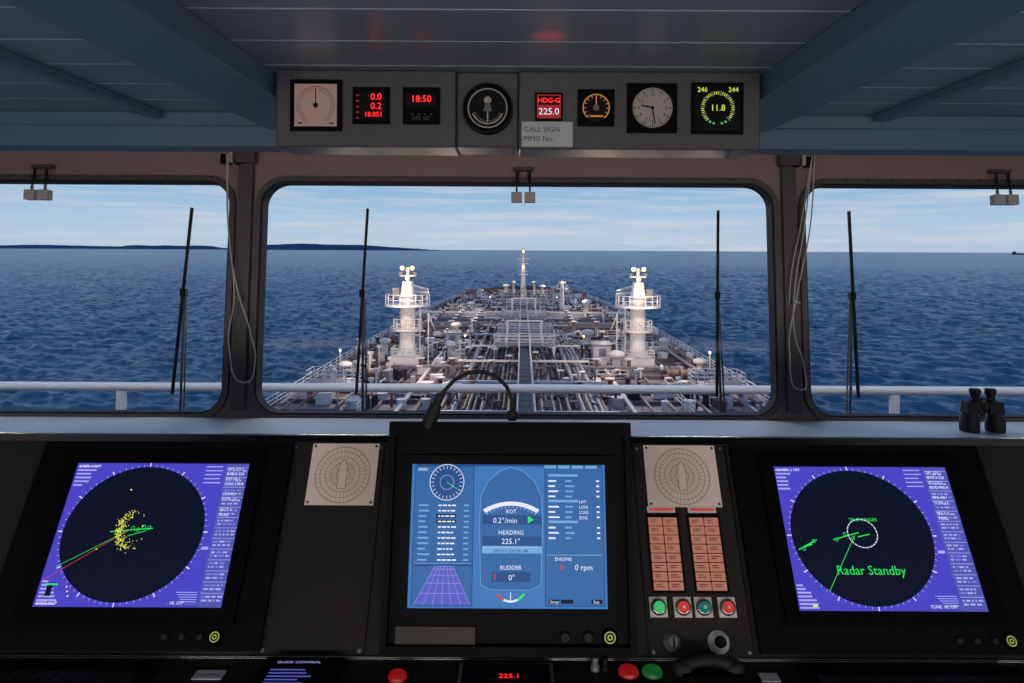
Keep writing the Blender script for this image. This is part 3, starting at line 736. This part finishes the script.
# hose handling cranes
def crane(x, d, sx_):
    b = MB(); dz = -.7
    b.box((x, d, .7), (3.4, 3.4, 1.4), 'ship_white'); rail(b, [(x-1.7, d-1.7, 1.4), (x+1.7, d-1.7, 1.4), (x+1.7, d+1.7, 1.4), (x-1.7, d+1.7, 1.4), (x-1.7, d-1.7, 1.4)], st=.85, r=.05, hgt=1.0)
    b.lathe((x, d, 0), [(1.4, 0), (1.4, .5), (1.1, 1.6), (.92, 2.2), (.88, 7.5), (1.05, 8.0), (1.2, 8.3)], 'ship_white', 20)
    for rr_, zb_, nn in ((2.7, 8.0+dz, 18), (1.75, 4.4, 14)):
        b.cyl((x, d, zb_), (x, d, zb_+.25), rr_, 'ship_white', 24)
        for i in range(nn):
            a = 2*pi*i/nn; a2 = 2*pi*(i+1)/nn
            p = (x+(rr_-.1)*math.cos(a), d+(rr_-.1)*math.sin(a)); q = (x+(rr_-.1)*math.cos(a2), d+(rr_-.1)*math.sin(a2))
            b.cyl((*p, zb_+.25), (*p, zb_+1.4), .055, 'ship_white', 5)
            for zz in (zb_+.8, zb_+1.4): b.cyl((*p, zz), (*q, zz), .055, 'ship_white', 5)
    b.box((x, d, 9.9+dz), (1.5, 2.0, 2.1), 'ship_white', taper=.7)
    b.box((x-sx_*1.3, d, 9.6+dz), (.8, 1.2, 1.1), 'ship_grey')
    b.cyl((x, d, 10.8+dz), (x, d, 12.6+dz), .2, 'ship_white', 10); b.bx(x-1.0, x+1.0, d-.12, d+.12, 11.5+dz, 11.65+dz, 'ship_white'); b.bx(x-.7, x+.7, d-.12, d+.12, 12.2+dz, 12.35+dz, 'ship_grey')
    for dx in (-.9, .9): b.cyl((x+dx, d, 11.6+dz), (x+dx, d, 12.0+dz), .2, 'ship_grey', 8, .28)
    for dx, dzz in ((-.6, 12.5), (.6, 12.5), (0, 11.3)): b.sph((x+dx, d-.5, dzz+dz), .24, 'lamp_warm')
    # jib stowed forward
    y0, y1 = d+.5, d+17
    for dx in (-.45, .45):
        b.cyl((x+dx, y0, 9.0), (x+dx*.4, y1, 7.9), .12, 'ship_white', 6); b.cyl((x+dx, y0, 9.8), (x+dx*.4, y1, 8.3), .09, 'ship_white', 6)
    for i in range(9):
        f = i/9; g2 = (i+1)/9; ya = y0+(y1-y0)*f; yb = y0+(y1-y0)*g2
        b.cyl((x-.45+.27*f, ya, 9.0-1.1*f), (x+.45-.27*g2, yb, 9.8-1.5*g2), .06, 'ship_white', 5)
    # ladder with cage on inboard side
    lx = x+sx_*1.5
    for dy in (-.25, .25): b.cyl((lx, d+dy, 0), (lx, d+dy, 8), .05, 'ship_white', 5)
    for i in range(20): b.cyl((lx, d-.25, .4*i+.3), (lx, d+.25, .4*i+.3), .035, 'ship_white', 4)
    for i in range(5): b.arc(lx, d, .4, .06, 0, 360, 2.8+i*1.0, 'ship_white', 14)
    b.cyl((x+sx_*2.6, d-.9, 0), (x+sx_*2.6, d-.9, 6.6), .08, 'ship_white', 6); b.cyl((x+sx_*2.2, d, 7.0), (x+sx_*3.2, d, 4.6), .07, 'ship_white', 5); b.cyl((x+sx_*2.6, d-.9, 6.2), (x+sx_*3.2, d, 4.6), .06, 'ship_white', 5)
    for i in range(3): b.cyl((x, d, 2.4+2*i), (x, d, 2.5+2*i), 1.02, 'ship_white', 16)
    sob(b, 'deck_crane')
crane(-13.9, 83, 1); crane(13.4, 83, -1)

# foremast
b = MB(); d = 224
b.cyl((0, d, 0), (0, d, 9.5), 1.0, 'ship_white', 12, .6); b.cyl((0, d, 9.5), (0, d, 14.6), .36, 'ship_white', 8)
for zz, w in ((6, 1.7), (9.5, 1.6), (12, 1.1)): b.cyl((0, d, zz), (0, d, zz+.25), w, 'ship_white', 12); b.cyl((0, d, zz+1.0), (0, d, zz+1.12), w, 'ship_white', 12)
b.cyl((-1.8, d, 11.2), (1.8, d, 11.2), .18, 'ship_white', 6)
b.sph((0, d-1.2, 8.6), .35, 'lamp_warm'); b.sph((0, d-.5, 13.6), .3, 'lamp_warm')
sob(b, 'foremast')

# deck fittings
def winch(x, d):
    b = MB(); b.bx(x-2.2, x+2.2, d-1, d+1, 0, .35, 'ship_grey')
    b.cyl((x-1.6, d, 1.1), (x+1.0, d, 1.1), .55, 'ship_rust', 12)
    for dx in (-1.7, -.3, 1.1): b.cyl((x+dx-.07, d, 1.1), (x+dx+.07, d, 1.1), .95, 'ship_grey', 14)
    b.box((x+1.8, d, .95), (.8, 1.2, 1.2), 'ship_grey'); b.cyl((x-2.3, d, 1.1), (x-1.8, d, 1.1), .5, 'ship_pipe_dark', 12)
    sob(b, 'mooring_winch')
for x, d in ((-16, 72), (16.5, 73), (-15, 150), (15, 152), (-8, 212), (8, 212), (-17.5, 100), (18, 104), (-4.5, 222), (5, 221)): winch(x, d)
def vent(x, d, h, r, m='ship_white'):
    b = MB(); b.lathe((x, d, 0), [(r*1.4, 0), (r*1.4, .2), (r, .3), (r, h-r*1.6), (r*1.9, h-r*1.4), (r*1.9, h-r*.5), (r*.8, h)], m, 14); sob(b, 'mushroom_vent')
for x, d, h, r in ((11.5, 128, 5, .45), (8.8, 97, 3.0, .45), (10.5, 80, 2.6, .5), (-9.5, 90, 2.2, .4), (-10.5, 108, 2.8, .45), (-18.5, 93, 2.2, .4), (19, 95, 2.2, .4), (17.5, 120, 2.5, .5),
                   (-16, 122, 2.5, .5), (-9, 140, 2.4, .5), (9, 145, 2.6, .5), (-12, 160, 2.2, .5), (12, 165, 2.2, .5), (-8, 180, 2.4, .5), (9, 185, 2.4, .5), (-19.5, 76, 1.8, .4), (20, 80, 1.8, .4), (7.5, 176, 5, .4),
                   (-5, 205, 4, .5), (5.5, 203, 4, .5), (-12, 196, 3, .5), (12.5, 194, 3, .5), (-3, 214, 4.5, .4), (3.4, 215, 4.5, .4)):
    vent(x, d, h, r)
# provision crane forward starboard
b = MB(); b.cyl((8.2, 150, 0), (8.2, 150, 7.0), .55, 'ship_white', 12, .4); b.cyl((8.2, 150, 5.6), (8.2, 150, 5.8), 1.3, 'ship_white', 12); b.cyl((8.2, 150, 6.9), (8.2, 150, 7.3), .8, 'ship_white', 12)
for a in range(8): b.cyl((8.2+1.25*math.cos(a*pi/4), 150+1.25*math.sin(a*pi/4), 5.8), (8.2+1.25*math.cos(a*pi/4), 150+1.25*math.sin(a*pi/4), 6.7), .06, 'ship_white', 5)
b.sph((8.2, 149, 7.2), .22, 'lamp_warm')
b.cyl((8.2, 150.5, 5.0), (8.2, 160, 4.0), .25, 'ship_white', 8); sob(b, 'provision_crane')
# tank hatches, valves, boxes scattered on deck
b = MB()
for i in range(470):
    sx_ = random.choice((-1, 1)); d = 60*math.exp(random.uniform(0, math.log(222/60))); x = sx_*random.uniform(7.6, max(8, halfb(d)-1.5))
    if d > 207: x = random.uniform(-halfb(d)+2, halfb(d)-2)
    if abs(abs(x)-13.7) < 3.5 and abs(d-83) < 5: continue
    k = random.random(); m = random.choice(['ship_white', 'ship_grey', 'ship_rust', 'ship_pipe_dark', 'ship_white', 'ship_white'])
    if k < .3: h = random.uniform(.5, 1.1); r = random.uniform(.3, .7); b.cyl((x, d, 0), (x, d, h), r, m, 12); b.cyl((x, d, h), (x, d, h+.12), r*1.15, m, 12)
    elif k < .5: b.box((x, d, .5), (random.uniform(.6, 1.6), random.uniform(.6, 2), random.uniform(.6, 1.4)), m)
    elif k < .8: b.cyl((x, d, 0), (x, d, 1.3), .12, m, 6); b.cyl((x, d, 1.2), (x, d, 1.32), .38, random.choice(['ship_rust', 'ship_white']), 10)
    elif k < .9: h = random.uniform(1.5, 3.2); b.cyl((x, d, 0), (x, d, h), .1, 'ship_white', 6); b.box((x, d, h), (.4, .4, .3), 'ship_white')
    else:
        for q in (-.5, .5): b.cyl((x+q, d, 0), (x+q, d, 1.1), .28, 'ship_pipe_dark', 10); b.cyl((x+q, d, 1.1), (x+q, d, 1.2), .36, 'ship_pipe_dark', 10)
for i in range(26):     # short service walkways with handrails
    sx_ = random.choice((-1, 1)); d = random.uniform(64, 195); x = sx_*random.uniform(8.5, 16)
    if abs(abs(x)-13.7) < 4.5 and abs(d-83) < 8: continue
    w = random.uniform(1.5, 3.5)
    rail(b, [(x-w, d, .3), (x+w, d, .3)], st=1.2, r=.045, hgt=1.2); b.bx(x-w, x+w, d, d+.9, .2, .32, 'ship_grey')
sob(b, 'deck_fittings')
# outboard pipes on deck sides
b = MB()
for sx_ in (-1, 1):
    for x in (9.0, 10.6, 15.2, 19.2, 20.3): b.cyl((sx_*x, 45, .7), (sx_*x, random.choice([150, 170, 195]), .7), random.choice([.1, .14, .2]), random.choice(['ship_grey', 'ship_white', 'ship_pipe', 'ship_rust']), 6)
sob(b, 'deck_service_pipes')
# elevated side platforms with stairs in the near deck
for sx_ in (-1, 1):
    b = MB(); x0, x1 = sx_*15.0, sx_*19.5
    b.bx(x0, x1, 62, 64.5, 1.9, 2.05, 'ship_grey')
    rail(b, [(x0, 62, 2.05), (x1, 62, 2.05), (x1, 64.5, 2.05), (x0, 64.5, 2.05), (x0, 62, 2.05)], st=.9, r=.05)
    for x in (x0, x1):
        for yy in (62, 64.5): b.cyl((x, yy, 0), (x, yy, 2), .1, 'ship_white', 6)
    for i in range(8): b.bx(x1+sx_*(.1+.3*i), x1+sx_*(.4+.3*i), 62.5, 64, 1.85-.24*i, 1.9-.24*i, 'ship_white')
    rail(b, [(x0-sx_*1, 58, 0), (x0-sx_*1, 70, 0)], st=1.5, r=.05)
    sob(b, 'deck_platform')
for sx_ in (-1, 1):    # manifold drip tray platforms
    b = MB(); xa, xb_ = sx_*16.8, sx_*20.6
    b.bx(xa, xb_, 108, 141, .6, .8, 'ship_grey'); rail(b, [(xa, 108, .8), (xa, 141, .8)], st=2, r=.06); rail(b, [(xb_, 108, .8), (xb_, 141, .8)], st=2, r=.06)
    for i in range(8):
        for xx in (xa, xb_): b.bx(xx-.12, xx+.12, 109+i*4.4, 109.3+i*4.4, 0, .6, 'ship_grey')
    sob(b, 'manifold_platform')
b = MB(); b.box((9.6, 88, 1.1), (2.2, 3.0, 2.2), 'ship_white'); b.box((9.6, 88, 2.3), (2.5, 3.3, .15), 'ship_grey'); b.bx(9.2, 10.1, 86.45, 86.5, .1, 1.9, 'ship_grey'); sob(b, 'deck_house')
b = MB(); b.box((-10.2, 101, 1.0), (2.0, 3.0, 2.0), 'ship_white'); b.box((-10.2, 101, 2.08), (2.3, 3.3, .15), 'ship_grey'); b.bx(-10.6, -9.8, 99.45, 99.5, .1, 1.8, 'ship_grey'); sob(b, 'deck_house')

# deck flood lights (lanterns on posts)
b = MB()
for d, xx in ((78, -20.6), (78, 20.6), (92, -7.8), (92, 7.8), (124, -20.6), (124, 20.6), (168, -8), (168, 8)):
    b.cyl((xx, d, 0), (xx, d, 2.6), .07, 'ship_white', 6); b.sph((xx, d, 2.7), .13, 'lamp_warm', 8, 6)
sob(b, 'deck_lamp_posts')
def plight(loc, e, col=(1, .76, .55), r=.3, name='deck_lamp'):
    l = bpy.data.lights.new(name, 'POINT'); l.energy = e; l.color = col; l.shadow_soft_size = r
    ob = bpy.data.objects.new(name, l); scene.collection.objects.link(ob); ob.parent = tanker; ob.matrix_world = SF @ Matrix.Translation(loc)
for x in (-13.9, 13.4): plight((x, 77, 9.5), 1100)
for x, d in ((-7.6, 70), (7.6, 70), (-18, 72), (18, 72), (-12, 105), (12, 105), (-9, 128), (9, 128), (-14, 150), (14, 150), (-8, 200), (8, 200)): plight((x, d, 6.5), 1300)
plight((0, 214, 9), 1500)

# ------------------------------------------------------------------ sea
rng = np.random.default_rng(3)
nr, na = 700, 900
rad = 40*np.exp(np.linspace(0, math.log(2600/40), nr)); ang = np.radians(np.linspace(-66, 66, na))
Rg, Ag = np.meshgrid(rad, ang, indexing='ij'); Xg = Rg*np.sin(Ag); Yg = Rg*np.cos(Ag); Zg = np.zeros_like(Xg)
for i in range(90):
    lam = 1.4*math.exp(rng.uniform(0, math.log(9/1.4))); th = rng.normal(math.radians(60), .6)
    k = 2*pi/lam; amp = .0080*lam**.9; w = np.clip((lam*260-Rg)/(lam*120), 0, 1)
    ph = k*(Xg*math.cos(th)+Yg*math.sin(th))+rng.uniform(0, 6.28)
    Zg += w*amp*(np.sin(ph)+.25*np.sin(2*ph+1.2))
for i in range(5):
    lam = rng.uniform(18, 34); th = rng.normal(math.radians(60), .3); k = 2*pi/lam
    Zg += .035*np.sin(k*(Xg*math.cos(th)+Yg*math.sin(th))+rng.uniform(0, 6.28))
verts = np.stack([Xg, Yg, Zg], -1).reshape(-1, 3)
idx = np.arange(nr*na).reshape(nr, na)
q = np.stack([idx[:-1, :-1], idx[:-1, 1:], idx[1:, 1:], idx[1:, :-1]], -1).reshape(-1, 4)[:, ::-1]
far = np.array([[-60000, -60000, -.9], [60000, -60000, -.9], [60000, 60000, -.9], [-60000, 60000, -.9]], float)
verts = np.concatenate([verts, far]); n0 = nr*na; q = np.concatenate([q, [[n0, n0+1, n0+2, n0+3]]])
me = bpy.data.meshes.new('sea'); me.vertices.add(len(verts)); me.vertices.foreach_set('co', verts.astype(np.float32).ravel())
me.loops.add(q.size); me.loops.foreach_set('vertex_index', q.astype(np.int32).ravel())
me.polygons.add(len(q)); me.polygons.foreach_set('loop_start', np.arange(0, q.size, 4, dtype=np.int32)); me.polygons.foreach_set('loop_total', np.full(len(q), 4, np.int32))
me.update(calc_edges=True); me.validate(); me.polygons.foreach_set('use_smooth', np.ones(len(me.polygons), bool))
sea = bpy.data.objects.new('sea', me); scene.collection.objects.link(sea); sea.location = (0, 0, E-22)
m = bpy.data.materials.new('sea_water'); m.use_nodes = True; nt = m.node_tree; bs = nt.nodes['Principled BSDF']
bs.inputs['Roughness'].default_value = .24; bs.inputs['IOR'].default_value = 1.33; bs.inputs['Specular IOR Level'].default_value = .34
tc = nt.nodes.new('ShaderNodeTexCoord'); mp = nt.nodes.new('ShaderNodeMapping'); mp.inputs['Rotation'].default_value = (0, 0, math.radians(30)); mp.inputs['Scale'].default_value = (1, .45, 1)
n1 = nt.nodes.new('ShaderNodeTexNoise'); n1.inputs['Scale'].default_value = .7; n1.inputs['Detail'].default_value = 8; n1.inputs['Roughness'].default_value = .65
bp = nt.nodes.new('ShaderNodeBump'); bp.inputs['Strength'].default_value = .7; bp.inputs['Distance'].default_value = .5
nt.links.new(tc.outputs['Object'], mp.inputs['Vector']); nt.links.new(mp.outputs[0], n1.inputs['Vector']); nt.links.new(n1.outputs['Fac'], bp.inputs['Height']); nt.links.new(bp.outputs[0], bs.inputs['Normal'])
# water colour varies in long wind streaks, ripples and a few small whitecaps
n2 = nt.nodes.new('ShaderNodeTexNoise'); n2.inputs['Scale'].default_value = .06; n2.inputs['Detail'].default_value = 9; n2.inputs['Roughness'].default_value = .7
cr = nt.nodes.new('ShaderNodeValToRGB'); cr.color_ramp.elements[0].position = .38; cr.color_ramp.elements[1].position = .62
cr.color_ramp.elements[0].color = (.003, .080, .155, 1); cr.color_ramp.elements[1].color = (.008, .135, .235, 1)
nt.links.new(mp.outputs[0], n2.inputs['Vector']); nt.links.new(n2.outputs['Fac'], cr.inputs['Fac'])
n3 = nt.nodes.new('ShaderNodeTexNoise'); n3.inputs['Scale'].default_value = .22; n3.inputs['Detail'].default_value = 7; n3.inputs['Roughness'].default_value = .62
mp2 = nt.nodes.new('ShaderNodeMapping'); mp2.inputs['Scale'].default_value = (.6, 1.3, 1); mp2.inputs['Location'].default_value = (37, 11, 0)
nt.links.new(tc.outputs['Object'], mp2.inputs['Vector']); nt.links.new(mp2.outputs[0], n3.inputs['Vector'])
c3 = nt.nodes.new('ShaderNodeValToRGB'); c3.color_ramp.elements[0].position = .69; c3.color_ramp.elements[1].position = .74; nt.links.new(n3.outputs['Fac'], c3.inputs[0])
mxs = nt.nodes.new('ShaderNodeMix'); mxs.data_type = 'RGBA'; nt.links.new(c3.outputs[0], mxs.inputs[0]); nt.links.new(cr.outputs[0], mxs.inputs[6]); mxs.inputs[7].default_value = (.42, .54, .62, 1)
nt.links.new(mxs.outputs[2], bs.inputs['Base Color'])
sea.data.materials.append(m)

# distant coast
b = MB(); Yc = 15000; pts = []
for i in range(141):
    px = -420+i*(436+420)/140
    h = 42+18*math.sin(px*.013+1)+9*math.sin(px*.045)
    if 240 < px: h = 84+40*math.exp(-((px-300)/28)**2)+20*math.exp(-((px-350)/25)**2)
    if 120 < px < 215: h = 68+6*math.sin(px*.2)
    if px > 365: h *= max(0, 1-((px-365)/71)**1.2)
    pts.append(((px-517)/700*Yc, max(2, h+random.uniform(-3, 3))))
zb = E-22-.5
vs = []
for x, h in pts: vs += [(x, Yc-150, zb), (x, Yc+100, zb+h+12), (x, Yc+900, zb)]
b.add(vs, [(3*i+j, 3*i+3+j, 3*i+4+j, 3*i+1+j) for i in range(140) for j in (0, 1)], 'land'); b.obj('coastline')
# distant freighter
b = MB(); fx, fy, fz = 5760, 8000, E-23
b.add([(fx-90, fy, fz), (fx+90, fy, fz), (fx+98, fy, fz+16), (fx-90, fy, fz+14), (fx-90, fy+25, fz), (fx+90, fy+25, fz), (fx+98, fy+25, fz+16), (fx-90, fy+25, fz+14)],
      [(0,1,2,3),(4,7,6,5),(3,2,6,7),(0,3,7,4),(1,5,6,2)], 'ship_pipe_dark')
b.bx(fx-80, fx-55, fy, fy+25, fz+14, fz+34, 'ship_pipe_dark'); b.bx(fx-20, fx-16, fy+10, fy+14, fz+14, fz+30, 'ship_pipe_dark'); b.obj('distant_freighter')

# ------------------------------------------------------------------ sky
w = bpy.data.worlds.new('dusk_sky'); scene.world = w; w.use_nodes = True; nt = w.node_tree; bg = nt.nodes['Background']
tc = nt.nodes.new('ShaderNodeTexCoord'); sp = nt.nodes.new('ShaderNodeSeparateXYZ'); nt.links.new(tc.outputs['Generated'], sp.inputs[0])
cr = nt.nodes.new('ShaderNodeValToRGB'); nt.links.new(sp.outputs['Z'], cr.inputs['Fac'])
el = cr.color_ramp.elements; el[0].position = 0; el[0].color = (*srgb((182, 202, 222)), 1); el[1].position = 1; el[1].color = (*srgb((56, 102, 164)), 1)
for p, c in ((.015, (188, 206, 225)), (.04, (178, 204, 227)), (.07, (160, 195, 224)), (.10, (142, 184, 221)), (.25, (92, 146, 202)), (.5, (70, 120, 182))):
    e = el.new(p); e.color = (*srgb(c), 1)
mp = nt.nodes.new('ShaderNodeMapping'); mp.inputs['Scale'].default_value = (2.6, 2.6, 50); mp.inputs['Location'].default_value = (1.7, .4, .3); nt.links.new(tc.outputs['Generated'], mp.inputs[0])
nz = nt.nodes.new('ShaderNodeTexNoise'); nz.inputs['Scale'].default_value = 2.2; nz.inputs['Detail'].default_value = 9; nz.inputs['Roughness'].default_value = .62; nt.links.new(mp.outputs[0], nz.inputs[0])
c2 = nt.nodes.new('ShaderNodeValToRGB'); c2.color_ramp.elements[0].position = .46; c2.color_ramp.elements[1].position = .66; c2.color_ramp.elements[1].color = (.6, .6, .6, 1); nt.links.new(nz.outputs['Fac'], c2.inputs[0])
mx = nt.nodes.new('ShaderNodeMix'); mx.data_type = 'RGBA'; nt.links.new(c2.outputs[0], mx.inputs[0]); nt.links.new(cr.outputs[0], mx.inputs[6]); mx.inputs[7].default_value = (*srgb((220, 220, 226)), 1)
nt.links.new(mx.outputs[2], bg.inputs['Color']); bg.inputs['Strength'].default_value = .97

# ------------------------------------------------------------------ added fill lights and panels on the unseen aft bulkhead
for x in (-2.3, 0, 2.3):
    b = MB(); b.bx(x-.9, x+.9, -1.70, -1.66, 1.0, 1.6, 'white_plastic'); b.obj('aft_fill_panel', bevel=.006)
    l = bpy.data.lights.new('aft_fill_light', 'AREA'); l.shape = 'RECTANGLE'; l.size = 1.7; l.size_y = .5; l.energy = 22; l.color = (1, .94, .90)
    ob = bpy.data.objects.new('aft_fill_light', l); scene.collection.objects.link(ob); ob.matrix_world = Matrix.Translation((x, -1.64, 1.3)) @ Matrix.Rotation(math.radians(90), 4, 'X')
# added red stud and spot, standing in for an LED reflection on the ceiling
b = MB(); b.lathe((.05, 1.62, E-.46), [(.012, 0), (.012, .012), (.008, .018)], 'lamp_red', 16); b.lathe((.05, 1.62, E-.462), [(.016, 0), (.016, .006)], 'black', 16); b.obj('red_glow_stud')
l = bpy.data.lights.new('red_glow_spot', 'SPOT'); l.energy = 24; l.color = (1, .05, .08); l.spot_size = math.radians(6.5); l.spot_blend = 1; l.shadow_soft_size = .01
ob = bpy.data.objects.new('red_glow_spot', l); scene.collection.objects.link(ob)
p0 = Vector((.05, 1.62, E-.43)); p1 = Vector((.083, 1.90, zc)); ob.location = p0; ob.rotation_euler = (p1-p0).to_track_quat('-Z', 'Y').to_euler()

# ------------------------------------------------------------------ camera
cam = bpy.data.cameras.new('camera'); cam.sensor_width = 36; cam.lens = 36*700/1024
cam.shift_x = -5/1024; cam.shift_y = -91.5/1024; cam.clip_end = 200000; cam.clip_start = .05
co = bpy.data.objects.new('camera', cam); scene.collection.objects.link(co)
co.matrix_world = Matrix.Translation((0, 0, E)) @ Matrix.Rotation(math.radians(90), 4, 'X') @ Matrix.Rotation(math.radians(.3), 4, 'Z')
scene.camera = co
